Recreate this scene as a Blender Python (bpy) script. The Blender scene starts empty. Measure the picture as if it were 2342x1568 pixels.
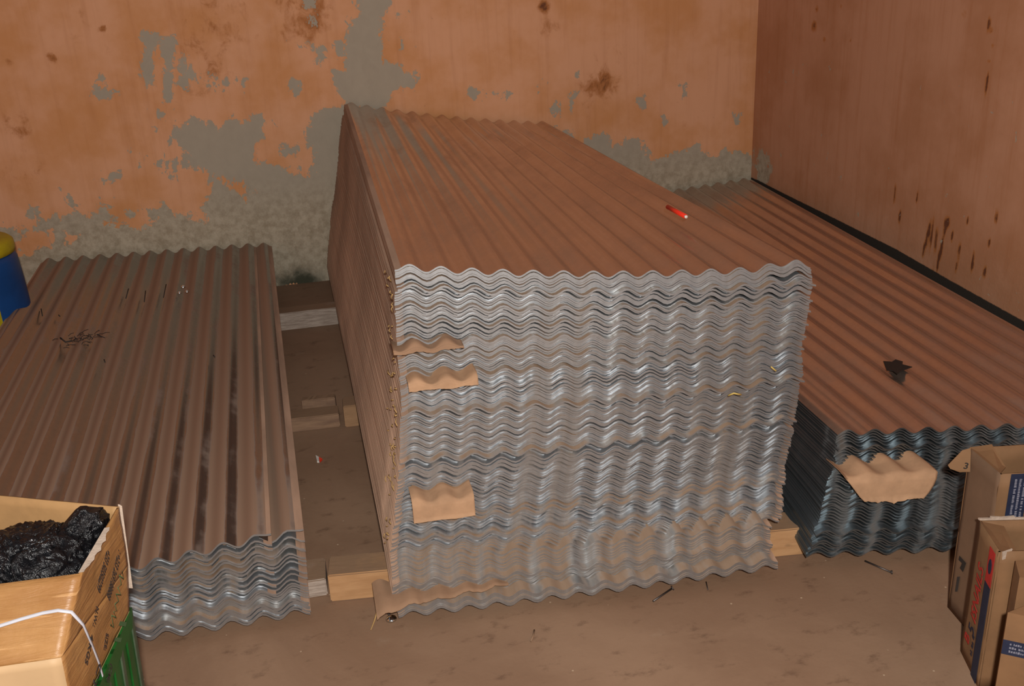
import bpy, bmesh, math, random
import numpy as np
from mathutils import Vector, Matrix, noise
random.seed(7)
sc = bpy.context.scene
COL = sc.collection

# ------------------------------------------------------------------ camera
H = 1.5
FPX, CX, CY = 2240.0, 1171.0, 784.0
RX = Vector((0.97406674, -0.12369616, 0.18945513))   # world axes seen in camera coords (right, down, forward)
RY = Vector((-0.22132948, -0.34704788, 0.9113567))
RZ = Vector((-0.04698132, -0.92965425, -0.36542541))
cam_d = bpy.data.cameras.new('camera'); cam = bpy.data.objects.new('camera', cam_d); COL.objects.link(cam)
sc.camera = cam
right = Vector((RX[0], RY[0], RZ[0])); down = Vector((RX[1], RY[1], RZ[1])); fwd = Vector((RX[2], RY[2], RZ[2]))
M = Matrix.Identity(4)
for i in range(3):
    M[i][0] = right[i]; M[i][1] = -down[i]; M[i][2] = -fwd[i]; M[i][3] = (0, 0, H)[i]
cam.matrix_world = M
cam_d.sensor_width = 36; cam_d.lens = FPX / 2342 * 36; cam_d.clip_start = 0.05

# ------------------------------------------------------------------ light
w = bpy.data.worlds.new('world'); sc.world = w; w.use_nodes = True
w.node_tree.nodes['Background'].inputs[0].default_value = (0.88, 0.93, 1.0, 1)
w.node_tree.nodes['Background'].inputs[1].default_value = 0.18
ld = bpy.data.lights.new('flash', 'POINT'); ld.energy = 305; ld.shadow_soft_size = 0.035; ld.color = (1, 0.96, 0.91)
lo = bpy.data.objects.new('flash', ld); COL.objects.link(lo)
lo.location = (0.03, -0.16, H + 0.18)
vs = sc.view_settings
vs.view_transform = 'Standard'; vs.look = 'None'; vs.gamma = 1; vs.use_curve_mapping = False; vs.exposure = 0.0

# ------------------------------------------------------------------ pixel helpers (2342 x 1568 frame)
def ray(p):
    v = Vector((p[0] - CX, p[1] - CY, FPX)); return Vector((RX.dot(v), RY.dot(v), RZ.dot(v)))
def atz(p, z): v = ray(p); v *= (z - H) / v.z; return v + Vector((0, 0, H))
def aty(p, y): v = ray(p); v *= y / v.y; return v + Vector((0, 0, H))
def atx(p, x): v = ray(p); v *= x / v.x; return v + Vector((0, 0, H))

# ------------------------------------------------------------------ material helpers
class NT:
    def __init__(s, name):
        s.m = bpy.data.materials.new(name); s.m.use_nodes = True
        s.t = s.m.node_tree; s.b = s.t.nodes['Principled BSDF']
    def n(s, typ, **kw):
        nd = s.t.nodes.new(typ)
        for k, v in kw.items():
            if k.startswith('i_'):
                key = k[2:]; key = int(key) if key.isdigit() else key
                s.put(nd.inputs[key], v)
            else: setattr(nd, k, v)
        return nd
    def put(s, sock, v):
        if isinstance(v, bpy.types.NodeSocket): s.t.links.new(v, sock)
        elif isinstance(v, bpy.types.Node): s.t.links.new(v.outputs[0], sock)
        else: sock.default_value = v
    def coord(s, scale=(1, 1, 1), obj=True):
        tc = s.n('ShaderNodeTexCoord'); mp = s.n('ShaderNodeMapping')
        s.put(mp.inputs['Vector'], tc.outputs['Object']); mp.inputs['Scale'].default_value = scale
        return mp.outputs[0]
    def noise(s, scale, detail=4, rough=.55, vec=None, dist=0):
        nd = s.n('ShaderNodeTexNoise'); nd.inputs['Scale'].default_value = scale; nd.inputs['Detail'].default_value = detail
        nd.inputs['Roughness'].default_value = rough; nd.inputs['Distortion'].default_value = dist
        s.put(nd.inputs['Vector'], vec if vec is not None else s.coord()); return nd.outputs['Fac']
    def ramp(s, fac, a, b, ca=0., cb=1.):
        nd = s.n('ShaderNodeMapRange'); nd.interpolation_type = 'SMOOTHSTEP'
        s.put(nd.inputs[0], fac); nd.inputs[1].default_value = a; nd.inputs[2].default_value = b
        nd.inputs[3].default_value = ca; nd.inputs[4].default_value = cb; return nd.outputs[0]
    def math(s, op, a, b=0.):
        nd = s.n('ShaderNodeMath', operation=op); s.put(nd.inputs[0], a); s.put(nd.inputs[1], b); return nd.outputs[0]
    def mix(s, f, a, b, bt='MIX'):
        nd = s.n('ShaderNodeMix', data_type='RGBA', blend_type=bt)
        s.put(nd.inputs[0], f)
        for k, v in ((6, a), (7, b)):
            if isinstance(v, tuple) and len(v) == 3: v = (*v, 1)
            s.put(nd.inputs[k], v)
        return nd.outputs[2]
    def bump(s, h, strength=.3, dist=.01):
        nd = s.n('ShaderNodeBump'); nd.inputs['Strength'].default_value = strength; nd.inputs['Distance'].default_value = dist
        s.put(nd.inputs['Height'], h); s.put(s.b.inputs['Normal'], nd.outputs[0])
    def out(s, base=None, rough=None, metal=None, spec=None):
        for k, v in (('Base Color', base), ('Roughness', rough), ('Metallic', metal), ('Specular IOR Level', spec)):
            if v is None: continue
            if isinstance(v, tuple) and len(v) == 3: v = (*v, 1)
            s.put(s.b.inputs[k], v)
        return s.m

def simple(name, c, rough=.7, metal=0., var=.25, scale=20, bump=0., c2=None, stretch=(1, 1, 1), spec=.3):
    t = NT(name); v = t.coord(stretch); nz = t.ramp(t.noise(scale, 5, .6, v), .3, .7)
    c2 = c2 or tuple(x * (1 - var) for x in c)
    if bump: t.bump(t.noise(scale * 2.5, 4, .6, v), bump, .004)
    return t.out(t.mix(nz, c, c2), rough, metal, spec)

def sheet_mat(name, metal_c, dust_c, dust_amt, rough, dust_metal=.0, scale=3.0, flank=0., soft=.16, rd=.75, var=.25, gx=5):
    """galvanised steel under uneven dust; dust collects in long streaks along the sheet, less on the steep flanks"""
    t = NT(name)
    va = t.coord((gx, .45, 5)); vb = t.coord((1, 1, 1))
    d = t.math('ADD', t.math('MULTIPLY', t.noise(scale, 4, .5, va), .6), t.math('MULTIPLY', t.noise(7, 5, .6, vb), .4))
    if flank:
        g = t.n('ShaderNodeNewGeometry'); sz = t.n('ShaderNodeSeparateXYZ'); t.put(sz.inputs[0], g.outputs['Normal'])
        d = t.math('ADD', d, t.math('MULTIPLY', t.math('SUBTRACT', t.ramp(sz.outputs['X'], -.1, .5), .5), -flank))
    mask = t.ramp(d, .70 - soft/2 - dust_amt * .4, .70 + soft/2 - dust_amt * .4)
    sp = t.n('ShaderNodeTexVoronoi'); sp.inputs['Scale'].default_value = 70; t.put(sp.inputs['Vector'], vb)
    mc = t.mix(t.math('MULTIPLY', sp.outputs['Distance'], var), metal_c, tuple(x*.6 for x in metal_c))
    base = t.mix(mask, mc, dust_c)
    r = t.ramp(mask, 0, 1, rough, rd)
    me = t.ramp(mask, 0, 1, .92, dust_metal)
    return t.out(base, r, me, .3)

MAT = {}
# steel sheets
MAT['steel'] = sheet_mat('galvanised_steel', (.44, .455, .47), (.27, .20, .145), .40, .50, .3)
MAT['steel_dusty'] = sheet_mat('dusty_galvanised_steel', (.42, .42, .41), (.27, .185, .125), .62, .50, .2)
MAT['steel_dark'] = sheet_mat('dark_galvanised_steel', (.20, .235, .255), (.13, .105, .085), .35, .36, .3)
MAT['steel_edge'] = sheet_mat('cut_steel_edge', (.50, .525, .545), (.34, .28, .225), .05, .42, .3, soft=.3, var=.5)
MAT['steel_edge'].node_tree.nodes['Principled BSDF'].inputs['Coat Weight'].default_value = 0.0
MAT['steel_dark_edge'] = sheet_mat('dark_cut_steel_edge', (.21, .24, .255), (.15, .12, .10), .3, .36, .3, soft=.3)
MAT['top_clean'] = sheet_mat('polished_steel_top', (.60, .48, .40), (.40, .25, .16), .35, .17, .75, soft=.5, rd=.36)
MAT['top_left'] = sheet_mat('brown_dusted_steel_top', (.34, .315, .29), (.29, .185, .125), .66, .25, .2, flank=.36, soft=.26)
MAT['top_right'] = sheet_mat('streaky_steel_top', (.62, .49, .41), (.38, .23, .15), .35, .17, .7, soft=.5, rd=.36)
MAT['lip'] = simple('brown_dust_on_edges', (.44, .28, .19), .85, 0, .35, 6, .0, stretch=(1, .3, 8))
MAT['cardboard'] = simple('brown_cardboard', (.29, .17, .10), .85, 0, .2, 9, .15)
MAT['cardboard_tab'] = simple('pale_cardboard', (.43, .255, .145), .85, 0, .25, 14, .25)
t = NT('taped_tan_carton'); v = t.coord((2.2, 2.2, 42)); wr = t.noise(2.2, 5, .65, v, 1.2); nz = t.ramp(t.noise(6, 5, .6, t.coord((1, 1, 3))), .3, .7)
t.bump(t.math('ADD', wr, t.math('MULTIPLY', t.noise(30, 4, .6), .3)), .55, .006)
MAT['carton_tan'] = t.out(t.mix(t.ramp(wr, .58, .66, 0, .55), t.mix(nz, (.32, .165, .058), (.24, .11, .034)), (.46, .26, .11)), .42, 0, .4)
MAT['carton_light'] = simple('pale_carton_board', (.44, .29, .155), .6, 0, .15, 6, .1)
MAT['carton_in'] = simple('carton_inside_board', (.36, .205, .085), .7, 0, .25, 8, .15)
MAT['carton_brown'] = simple('shaded_brown_carton', (.165, .095, .055), .8, 0, .25, 8, .15)  # shaded copy of the carton brown, shade put into the colour
MAT['carton_brown_lit'] = simple('lit_brown_carton', (.20, .105, .048), .75, 0, .25, 9, .15)  # lit copy of the carton brown, light put into the colour
MAT['torn'] = simple('torn_fluting_paper', (.42, .33, .26), .9, 0, .2, 60, .4)
t = NT('black_plastic_film'); t.bump(t.math('ADD', t.noise(26, 5, .6, t.coord((1, 1, .6)), 2.5), t.math('MULTIPLY', t.noise(70, 3, .5, None, 1.5), .35)), .9, .012)
MAT['black_plastic'] = t.out((.004, .004, .005), .24, 0, .45)
MAT['grey_plastic'] = simple('grey_plastic_film', (.35, .35, .36), .5, 0, .4, 40, .3)
MAT['white_strap'] = simple('white_plastic_strap', (.42, .42, .46), .4, 0, .1, 30)
MAT['green_plastic'] = simple('green_crate_plastic', (.010, .085, .014), .4, 0, .4, 10)
MAT['green_grey'] = simple('worn_grey_green_plastic', (.06, .085, .05), .5, 0, .3, 20)
MAT['blue_plastic'] = simple('blue_barrel_plastic', (.008, .06, .22), .42, 0, .25, 6)
MAT['yellow_plastic'] = simple('yellow_lid_plastic', (.46, .36, .012), .45, 0, .3, 8)
MAT['red_plastic'] = NT('red_tube_plastic').out((.75, .03, .01), .35)
MAT['white_paint'] = simple('white_plastic_tip', (.7, .66, .6), .5)
MAT['ink_black'] = NT('black_ink').out((.02, .016, .014), .6)
MAT['ink_green'] = NT('green_ink').out((.045, .11, .04), .6)
MAT['ink_red'] = simple('red_ink', (.42, .025, .02), .6, 0, .2, 40)
MAT['ink_blue'] = simple('navy_ink', (.015, .02, .045), .6, 0, .3, 30)
MAT['ink_pale'] = NT('pale_print').out((.16, .16, .20), .7)
MAT['nail'] = NT('dull_nail_steel').out((.10, .085, .08), .45, .8)
MAT['shiny'] = NT('shiny_zinc').out((.8, .84, .84), .15, 1.0)
MAT['black_scrap'] = NT('black_rubber_scrap').out((.008, .007, .006), .6)
MAT['straw'] = simple('dry_straw', (.42, .26, .10), .8)
MAT['yellow_straw'] = simple('yellow_straw', (.62, .44, .12), .7)
MAT['soot'] = NT('dark_smudge').out((.03, .022, .018), .9)
def wood(name, c, c2, sc_=5):
    t = NT(name); v = t.coord((1.2, 9, 9)); nz = t.ramp(t.noise(sc_, 6, .65, v), .3, .7)
    kn = t.ramp(t.noise(7, 2, .5, t.coord((1, 2, 2))), .68, .74)
    t.bump(t.noise(sc_ * 2, 5, .6, v), .25, .004)
    g = t.n('ShaderNodeNewGeometry'); sz = t.n('ShaderNodeSeparateXYZ'); t.put(sz.inputs[0], g.outputs['Normal'])
    dust = t.math('MULTIPLY', t.ramp(sz.outputs['Z'], .5, .9), t.ramp(t.noise(9, 5, .6, t.coord()), .25, .5, .55, .95))
    base = t.mix(kn, t.mix(nz, c, c2), tuple(x * .4 for x in c))
    return t.out(t.mix(dust, base, (.22, .135, .08)), .8, 0, .25)
MAT['wood_new'] = wood('fresh_orange_timber', (.46, .26, .125), (.36, .19, .085))
MAT['wood_old'] = wood('dusty_brown_timber', (.27, .165, .10), (.17, .10, .065))
MAT['wood_mid'] = wood('dulled_orange_timber', (.33, .19, .10), (.24, .135, .07))
MAT['wood_pale'] = wood('whitewashed_timber', (.42, .34, .28), (.25, .19, .15), 12)

# ------------------------------------------------------------------ object helpers
def link(o, parent=None, label=None, cat=None, group=None, kind=None):
    COL.objects.link(o)
    if parent is not None: o.parent = parent
    if label: o['label'] = label
    if cat: o['category'] = cat
    if group: o['group'] = group
    if kind: o['kind'] = kind
    return o
def thing(name, loc, label, cat, group=None):
    o = bpy.data.objects.new(name, None); o.location = loc; o.empty_display_size = .05
    return link(o, None, label, cat, group)
class MB:
    def __init__(s): s.v = []; s.f = []; s.mi = []; s.sm = []
    def add(s, vs_, fs, mi=0, smooth=False):
        k = len(s.v); s.v += [tuple(p) for p in vs_]
        for f in fs: s.f.append(tuple(i + k for i in f)); s.mi.append(mi); s.sm.append(smooth)
        return s
    def box(s, a, b, mi=0, M_=None):
        x0, y0, z0 = a; x1, y1, z1 = b
        vs_ = [Vector(p) for p in ((x0,y0,z0),(x1,y0,z0),(x1,y1,z0),(x0,y1,z0),(x0,y0,z1),(x1,y0,z1),(x1,y1,z1),(x0,y1,z1))]
        if M_ is not None: vs_ = [M_ @ p for p in vs_]
        return s.add(vs_, [(0,3,2,1),(4,5,6,7),(0,1,5,4),(1,2,6,5),(2,3,7,6),(3,0,4,7)], mi)
    def slab(s, pts, n, th, mi=0):
        """polygon pts extruded by th against normal n"""
        n = Vector(n).normalized() * th; k = len(pts)
        vs_ = [Vector(p) for p in pts] + [Vector(p) - n for p in pts]
        return s.add(vs_, [tuple(range(k)), tuple(range(2*k-1, k-1, -1))] + [(i, i+k, (i+1) % k + k, (i+1) % k) for i in range(k)], mi)
    def tube(s, pts, r, mi=0, seg=8, taper=None):
        pts = [Vector(p) for p in pts]; rings = []
        for i, p in enumerate(pts):
            d = (pts[min(i+1, len(pts)-1)] - pts[max(i-1, 0)]).normalized()
            a = d.orthogonal().normalized(); b = d.cross(a)
            if i:                                              # keep frames aligned
                a = (pa - d * pa.dot(d)).normalized(); b = d.cross(a)
            pa = a; rr = r if taper is None else r * taper[i]
            rings.append([p + (a * math.cos(2*math.pi*j/seg) + b * math.sin(2*math.pi*j/seg)) * rr for j in range(seg)])
        vs_ = [q for R_ in rings for q in R_]; fs = []
        for i in range(len(rings) - 1):
            for j in range(seg): fs.append((i*seg+j, i*seg+(j+1) % seg, (i+1)*seg+(j+1) % seg, (i+1)*seg+j))
        fs += [tuple(range(seg-1, -1, -1)), tuple(range((len(rings)-1)*seg, len(rings)*seg))]
        return s.add(vs_, fs, mi, True)
    def lathe(s, prof, c, mi=0, seg=40):
        vs_ = [(c[0] + r*math.cos(2*math.pi*j/seg), c[1] + r*math.sin(2*math.pi*j/seg), c[2] + z) for r, z in prof for j in range(seg)]
        fs = [(i*seg+j, i*seg+(j+1) % seg, (i+1)*seg+(j+1) % seg, (i+1)*seg+j) for i in range(len(prof)-1) for j in range(seg)]
        return s.add(vs_, fs, mi, True)
    def mesh(s, name, mats):
        me = bpy.data.meshes.new(name); me.from_pydata(s.v, [], s.f)
        for m in mats: me.materials.append(MAT[m] if isinstance(m, str) else m)
        me.polygons.foreach_set('material_index', s.mi); me.polygons.foreach_set('use_smooth', s.sm); me.update(); return me
    def obj(s, name, mats, parent=None, loc=None, **kw):
        """world-space vertices, re-based on loc or parent's location"""
        base = Vector(loc) if loc is not None else (parent_loc(parent) if parent is not None else Vector((0, 0, 0)))
        s.v = [tuple(Vector(p) - base) for p in s.v]
        o = bpy.data.objects.new(name, s.mesh(name, mats if isinstance(mats, (list, tuple)) else [mats]))
        if parent is None: o.location = base
        return link(o, parent, **kw)
def parent_loc(p):
    v = Vector((0, 0, 0))
    while p is not None: v = v + p.location; p = p.parent
    return v
def text_obj(name, s, size, origin, u, up, mat, parent, lift=.0006, align='LEFT', sx=1., shear=0.):
    cu = bpy.data.curves.new(name, 'FONT'); cu.body = s; cu.size = size; cu.align_x = align; cu.extrude = .0002; cu.shear = shear; cu.offset = size*.012
    cu.resolution_u = 3
    tmp = bpy.data.objects.new('tmp', cu); COL.objects.link(tmp)
    dg = bpy.context.evaluated_depsgraph_get(); me = bpy.data.meshes.new_from_object(tmp.evaluated_get(dg))
    bpy.data.objects.remove(tmp)
    u = Vector(u).normalized(); up = Vector(up); up = (up - u * up.dot(u)).normalized(); n = u.cross(up)
    base = parent_loc(parent)
    for v in me.vertices:
        c = v.co.copy(); v.co = Vector(origin) + u * c.x * sx + up * c.y + n * (c.z + lift) - base
    me.materials.clear(); me.materials.append(MAT[mat])
    o = bpy.data.objects.new(name, me); return link(o, parent)

# ------------------------------------------------------------------ walls with painted / peeled areas
YW, XW, ZT = 4.92, 2.407, 3.3
def sdpoly(P, X, Y):
    """signed distance (positive inside)"""
    P = np.array(P, float); n = len(P); d = np.full(X.shape, 1e9); ins = np.zeros(X.shape, bool)
    for i in range(n):
        a = P[i]; b = P[(i+1) % n]; e = b - a
        wx, wy = X - a[0], Y - a[1]
        t = np.clip((wx*e[0] + wy*e[1]) / max(e @ e, 1e-12), 0, 1)
        d = np.minimum(d, np.hypot(wx - e[0]*t, wy - e[1]*t))
        c = (a[1] > Y) != (b[1] > Y)
        with np.errstate(divide='ignore', invalid='ignore'):
            xi = a[0] + (Y - a[1]) * e[0] / (e[1] if e[1] else 1e-12)
        ins ^= c & (X < xi)
    return np.where(ins, d, -d)
def wp(l, s=1., ox=0, oy=0):      # traced outline -> (x, z) on the back wall
    o = []
    for x, y in l:
        v = aty((x / s + ox, y / s + oy), YW); o.append((v.x, v.z))
    return o
PEEL = [
 wp([(816,0),(800,-60),(900,-60),(893,20),(875,33),(875,92),(879,136),(919,150),(948,169),(941,202),(904,209),(897,240),(830,250),(783,228),(776,206),(761,173),(787,154),(787,110),(798,70),(802,44),(824,29)]),
 wp([(1040,790),(1150,700),(1280,760),(1350,710),(1480,720),(1550,680),(1600,740),(1560,830),(1520,850),(1520,960),(1700,980),(1740,1040),(1830,1040),(1880,960),(1860,870),(1830,780),(1850,680),(2000,650),(2040,600),(2110,640),(2110,1700),(0,1700),(-300,1500),(-300,1380),(0,1350),(100,1370),(330,1310),(470,1270),(560,1280),(700,1290),(850,1230),(980,1210),(1060,1270),(1230,1300),(1240,1140),(1250,1040),(1130,980),(1100,890),(1040,830)], 2.602),
 wp([(331,79),(354,79),(350,140),(345,196),(334,196)]), wp([(372,85),(396,77),(397,150),(388,231),(377,228),(373,160)]),
 wp([(403,142),(425,128),(440,150),(461,160),(455,190),(410,188)]),
 wp([(198,188),(238,179),(222,190),(222,200),(212,205)]), wp([(211,212),(258,210),(240,217)]),
 wp([(465,184),(515,188),(490,196)]), wp([(548,182),(566,182),(558,209)]), wp([(672,184),(684,190),(678,213)]),
 wp([(680,102),(692,106),(684,126)]), wp([(354,256),(362,270),(358,296)]), wp([(232,410),(262,392),(270,400),(262,420),(240,420)]),
 wp([(695,0),(712,0),(709,45),(700,30)]), wp([(722,108),(738,106),(735,150),(724,140)]),
 wp([(765,100),(780,90),(790,140),(775,130)]), wp([(645,340),(700,335),(690,390),(655,385)]),
 wp([(420,320),(440,300),(465,330),(430,350)]), wp([(230,455),(255,455),(262,480),(240,480)]), wp([(62,478),(82,478),(78,500),(66,498)]),
 wp([(145,436),(152,436),(157,462),(150,460)]), wp([(318,362),(328,364),(322,380)]), wp([(294,346),(302,350),(298,360)]),
 wp([(355,372),(364,372),(362,396)]), wp([(378,372),(385,372),(385,396)]), wp([(394,370),(402,372),(399,395)]),
 wp([(1078,208),(1092,210),(1088,220),(1078,217)]), wp([(1112,210),(1128,212),(1126,217)]), wp([(1142,214),(1172,213),(1160,219)]),
 wp([(1220,188),(1234,190),(1230,198)]), wp([(1266,240),(1278,238),(1276,256),(1268,256)]), wp([(1303,220),(1311,218),(1310,255),(1304,250)]),
 wp([(905,35),(918,33),(915,42)]), wp([(925,85),(931,90),(920,110)]),
 wp([(1326,165),(1338,162),(1334,170)]), wp([(1462,232),(1470,234),(1466,241)]), wp([(1562,196),(1571,200),(1568,212)]), wp([(1676,256),(1686,260),(1680,270)]), wp([(1512,270),(1520,272),(1516,281)]),
 wp([(1285,300),(1330,320),(1380,305),(1400,330),(1450,318),(1480,345),(1493,370),(1535,352),(1593,328),(1625,356),(1657,345),(1720,362),(1740,560),(1500,560),(1280,420),(1230,300)]),
]
HOLES = [wp([(30,545),(120,520),(140,560),(60,585),(20,575)]), wp([(148,530),(170,540),(165,560),(150,555)]), wp([(230,500),(330,485),(355,500),(330,515),(250,520)]),
 wp([(505,410),(520,405),(560,408),(580,440),(560,460),(520,430)]), wp([(585,330),(620,325),(645,360),(700,330),(720,360),(690,380),(600,370)]), wp([(665,290),(700,280),(705,300),(680,320)])]
STAIN = [(450,150,110,.55),(500,40,140,.5),(1375,190,60,.8),(1250,60,40,.6),(1245,15,20,1),(1270,60,22,.6),(1350,240,60,.5),(120,132,18,.8),(45,290,40,.6),(60,390,80,.5),(20,285,30,.6),(190,50,120,.4),(700,30,90,.7),(1570,270,55,.4),(1400,130,90,.5),(250,480,60,.4),(20,140,14,.7),(235,66,10,.9)]
def grid_wall(name, axis, a0, a1, z0, z1, step, mat, fields):
    na = int((a1-a0)/step)+1; nz = int((z1-z0)/step)+1
    A, Z = np.meshgrid(np.linspace(a0, a1, na), np.linspace(z0, z1, nz)); A_, Z_ = A.ravel(), Z.ravel()
    if axis == 'x': V = np.stack([A_, np.full_like(A_, YW), Z_], 1)
    else: V = np.stack([np.full_like(A_, XW), A_, Z_], 1)
    idx = np.arange(na*nz).reshape(nz, na)
    q = [idx[:-1, :-1], idx[:-1, 1:], idx[1:, 1:], idx[1:, :-1]]
    F = np.stack([x.ravel() for x in (q if axis == 'x' else q[::-1])], 1)
    me = bpy.data.meshes.new(name); me.from_pydata(V.tolist(), [], F.tolist())
    col = np.ones((na*nz, 4), np.float32); col[:, :3] = fields(A_, Z_)
    at = me.attributes.new('wear_shade', 'FLOAT_COLOR', 'POINT'); at.data.foreach_set('color', col.ravel())
    me.materials.append(mat); me.polygons.foreach_set('use_smooth', [True]*len(me.polygons)); me.update()
    o = bpy.data.objects.new(name, me); link(o, kind='structure'); return o
def back_fields(X, Z):
    f = np.full(X.shape, -1.)
    for P in PEEL: f = np.maximum(f, sdpoly(P, X, Z))
    for P in HOLES: f = np.minimum(f, -sdpoly(P, X, Z))
    peel = np.clip(.5 + f/.15, 0, 1)
    st = np.zeros(X.shape)
    for px, py, r, a in STAIN:
        c = aty((px, py), YW); rr = r/440.; st = np.maximum(st, a*np.exp(-((X-c.x)**2 + (Z-c.z)**2)/(rr*rr)))
    c = aty((690, 660), YW); mould = np.exp(-(((X-c.x)/.16)**2 + ((Z-c.z)/.14)**2))
    return np.stack([peel, st, mould], 1)
RST = [(1862,60,26,1),(1868,20,16,.9),(1885,90,16,.8),(1925,15,14,.7),(1945,92,8,.9),(2130,60,22,.6),(2205,30,26,.7),(2268,70,9,.9),(2262,140,9,.9),(2270,105,9,.9),(2258,200,7,.7),(1880,350,16,.5),(1900,370,12,.4)]
RSTR = [(2138,470,600),(2124,510,590),(2158,530,610),(2166,480,560),(2198,540,620),(2230,560,640),(2282,470,520),(2100,430,470),(2130,490,560),(2146,500,600),(2150,560,640),(2116,545,600),(2172,490,530),(2180,520,560),(2264,540,570),(2255,600,640),(2215,490,520),(2050,410,480),(2060,470,520),(2190,590,630),(2265,30,90),(2262,150,230),(2135,600,660),(2110,640,670)]
def right_fields(Y, Z):
    st = np.zeros(Y.shape)
    for px, py, r, a in RST:
        c = atx((px, py), XW); rr = r/700.; st = np.maximum(st, a*np.exp(-((Y-c.y)**2 + (Z-c.z)**2)/(rr*rr)))
    for px, p0, p1 in RSTR:
        a = atx((px, p0), XW); b = atx((px-6, p1), XW); zm = (a.z+b.z)/2; hz = abs(a.z-b.z)/2
        st = np.maximum(st, 1.15*np.exp(-((Y-a.y)/.011)**2)*np.clip(1.3-np.abs(Z-zm)/hz, 0, 1))
    c = atx((1745, 385), XW)
    peel = np.clip(.2 + .5*np.exp(-(((Y-c.y)/.12)**2 + ((Z-c.z)/.10)**2)), 0, 1) * (Z < 1.0)
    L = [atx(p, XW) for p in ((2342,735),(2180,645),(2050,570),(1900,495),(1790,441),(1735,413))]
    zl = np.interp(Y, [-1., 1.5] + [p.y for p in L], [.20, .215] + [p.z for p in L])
    foot_shade = np.clip(.5 + (zl - Z)/.02, 0, 1)  # painted shade: dark strip on the wall behind the right stack
    return np.stack([peel, st, foot_shade], 1)
def wall_mat(name, paint, paint2, streak):
    t = NT(name)
    at = t.n('ShaderNodeAttribute'); at.attribute_name = 'wear_shade'
    sp = t.n('ShaderNodeSeparateColor'); t.put(sp.inputs[0], at.outputs['Color'])
    peel, st, mould_shade = sp.outputs[0], sp.outputs[1], sp.outputs[2]
    n1 = t.noise(16, 8, .68, t.coord((1, 1, .75)), .4); n2 = t.noise(3.5, 5, .6); n3 = t.noise(60, 6, .7)
    n4 = t.noise(34, 4, .6, t.coord((1.6, 1, .5)), .2)
    f = t.math('ADD', peel, t.math('MULTIPLY', t.math('SUBTRACT', n1, .5), 1.5))
    f = t.math('ADD', f, t.math('MULTIPLY', t.math('SUBTRACT', n3, .5), .40))
    f = t.math('ADD', f, t.math('MULTIPLY', t.ramp(n4, .60, .80), .30))
    mask = t.ramp(f, .47, .49)
    vs_ = t.coord((9, 9, .6)); stk = t.ramp(t.noise(3, 5, .6, vs_), .45, .85)
    big = t.ramp(n2, .35, .70)
    p = t.mix(big, paint, paint2)
    p = t.mix(t.math('MULTIPLY', stk, streak), p, (.36, .13, .04))
    fleck = t.ramp(t.noise(22, 6, .75), .66, .74)
    p = t.mix(t.math('MULTIPLY', fleck, .35), p, (.26, .11, .05))
    stf = t.ramp(t.math('ADD', st, t.math('MULTIPLY', t.math('SUBTRACT', n1, .5), 1.3)), .35, 1.1)
    p = t.mix(t.ramp(stf, 0, .6), p, (.42, .165, .055))
    p = t.mix(t.ramp(stf, .55, 1.0), p, (.14, .05, .024))
    geo = t.n('ShaderNodeNewGeometry'); sz = t.n('ShaderNodeSeparateXYZ'); t.put(sz.inputs[0], geo.outputs['Position'])
    low = t.ramp(sz.outputs['Z'], .62, .30)
    g = t.mix(n1, (.45, .39, .30), (.35, .30, .23))
    rough_g = t.mix(t.ramp(t.noise(28, 8, .75), .3, .68), (.31, .25, .17), (.50, .43, .32))
    g = t.mix(low, g, rough_g)
    mould_shade2 = t.ramp(t.math('ADD', mould_shade, t.math('MULTIPLY', t.math('SUBTRACT', n1, .5), .8)), .3, .9)
    g = t.mix(mould_shade2, g, (.055, .055, .035))
    base = t.mix(mask, p, g)
    if 'streaked' in name: base = t.mix(t.ramp(t.math('ADD', mould_shade, t.math('MULTIPLY', t.math('SUBTRACT', n3, .5), .3)), .35, .6), base, (.035, .028, .022))  # right wall only: shade strip at its foot painted into the colour
    hgt = t.math('ADD', t.math('MULTIPLY', mask, -.5), t.math('MULTIPLY', t.math('MULTIPLY', n3, low), 1.0))
    hgt = t.math('ADD', hgt, t.math('MULTIPLY', n3, .12))
    t.bump(hgt, .35, .004)
    return t.out(base, .8, 0, .25)
m_back = wall_mat('peeling_orange_plaster', (.72, .375, .21), (.62, .285, .115), .25)
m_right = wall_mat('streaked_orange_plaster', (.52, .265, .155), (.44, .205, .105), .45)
grid_wall('wall_back', 'x', -3.0, XW, 0, 2.1, .012, m_back, back_fields)
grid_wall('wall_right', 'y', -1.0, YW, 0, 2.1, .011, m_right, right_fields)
plain = simple('plain_orange_plaster', (.66, .30, .14), .85, 0, .2, 2)
b = MB(); b.add([(-3, YW, 2.1), (XW, YW, 2.1), (XW, YW, ZT), (-3, YW, ZT)], [(0, 1, 2, 3)])
b.obj('wall_back_upper', [plain], kind='structure')
b = MB(); b.add([(XW, -1, 2.1), (XW, -1, ZT), (XW, YW, ZT), (XW, YW, 2.1)], [(0, 1, 2, 3)])
b.obj('wall_right_upper', [plain], kind='structure')
b = MB(); b.add([(-3, -1, 0), (-3, YW, 0), (-3, YW, ZT), (-3, -1, ZT)], [(0, 1, 2, 3)])
b.obj('wall_left', [plain], kind='structure')

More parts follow.
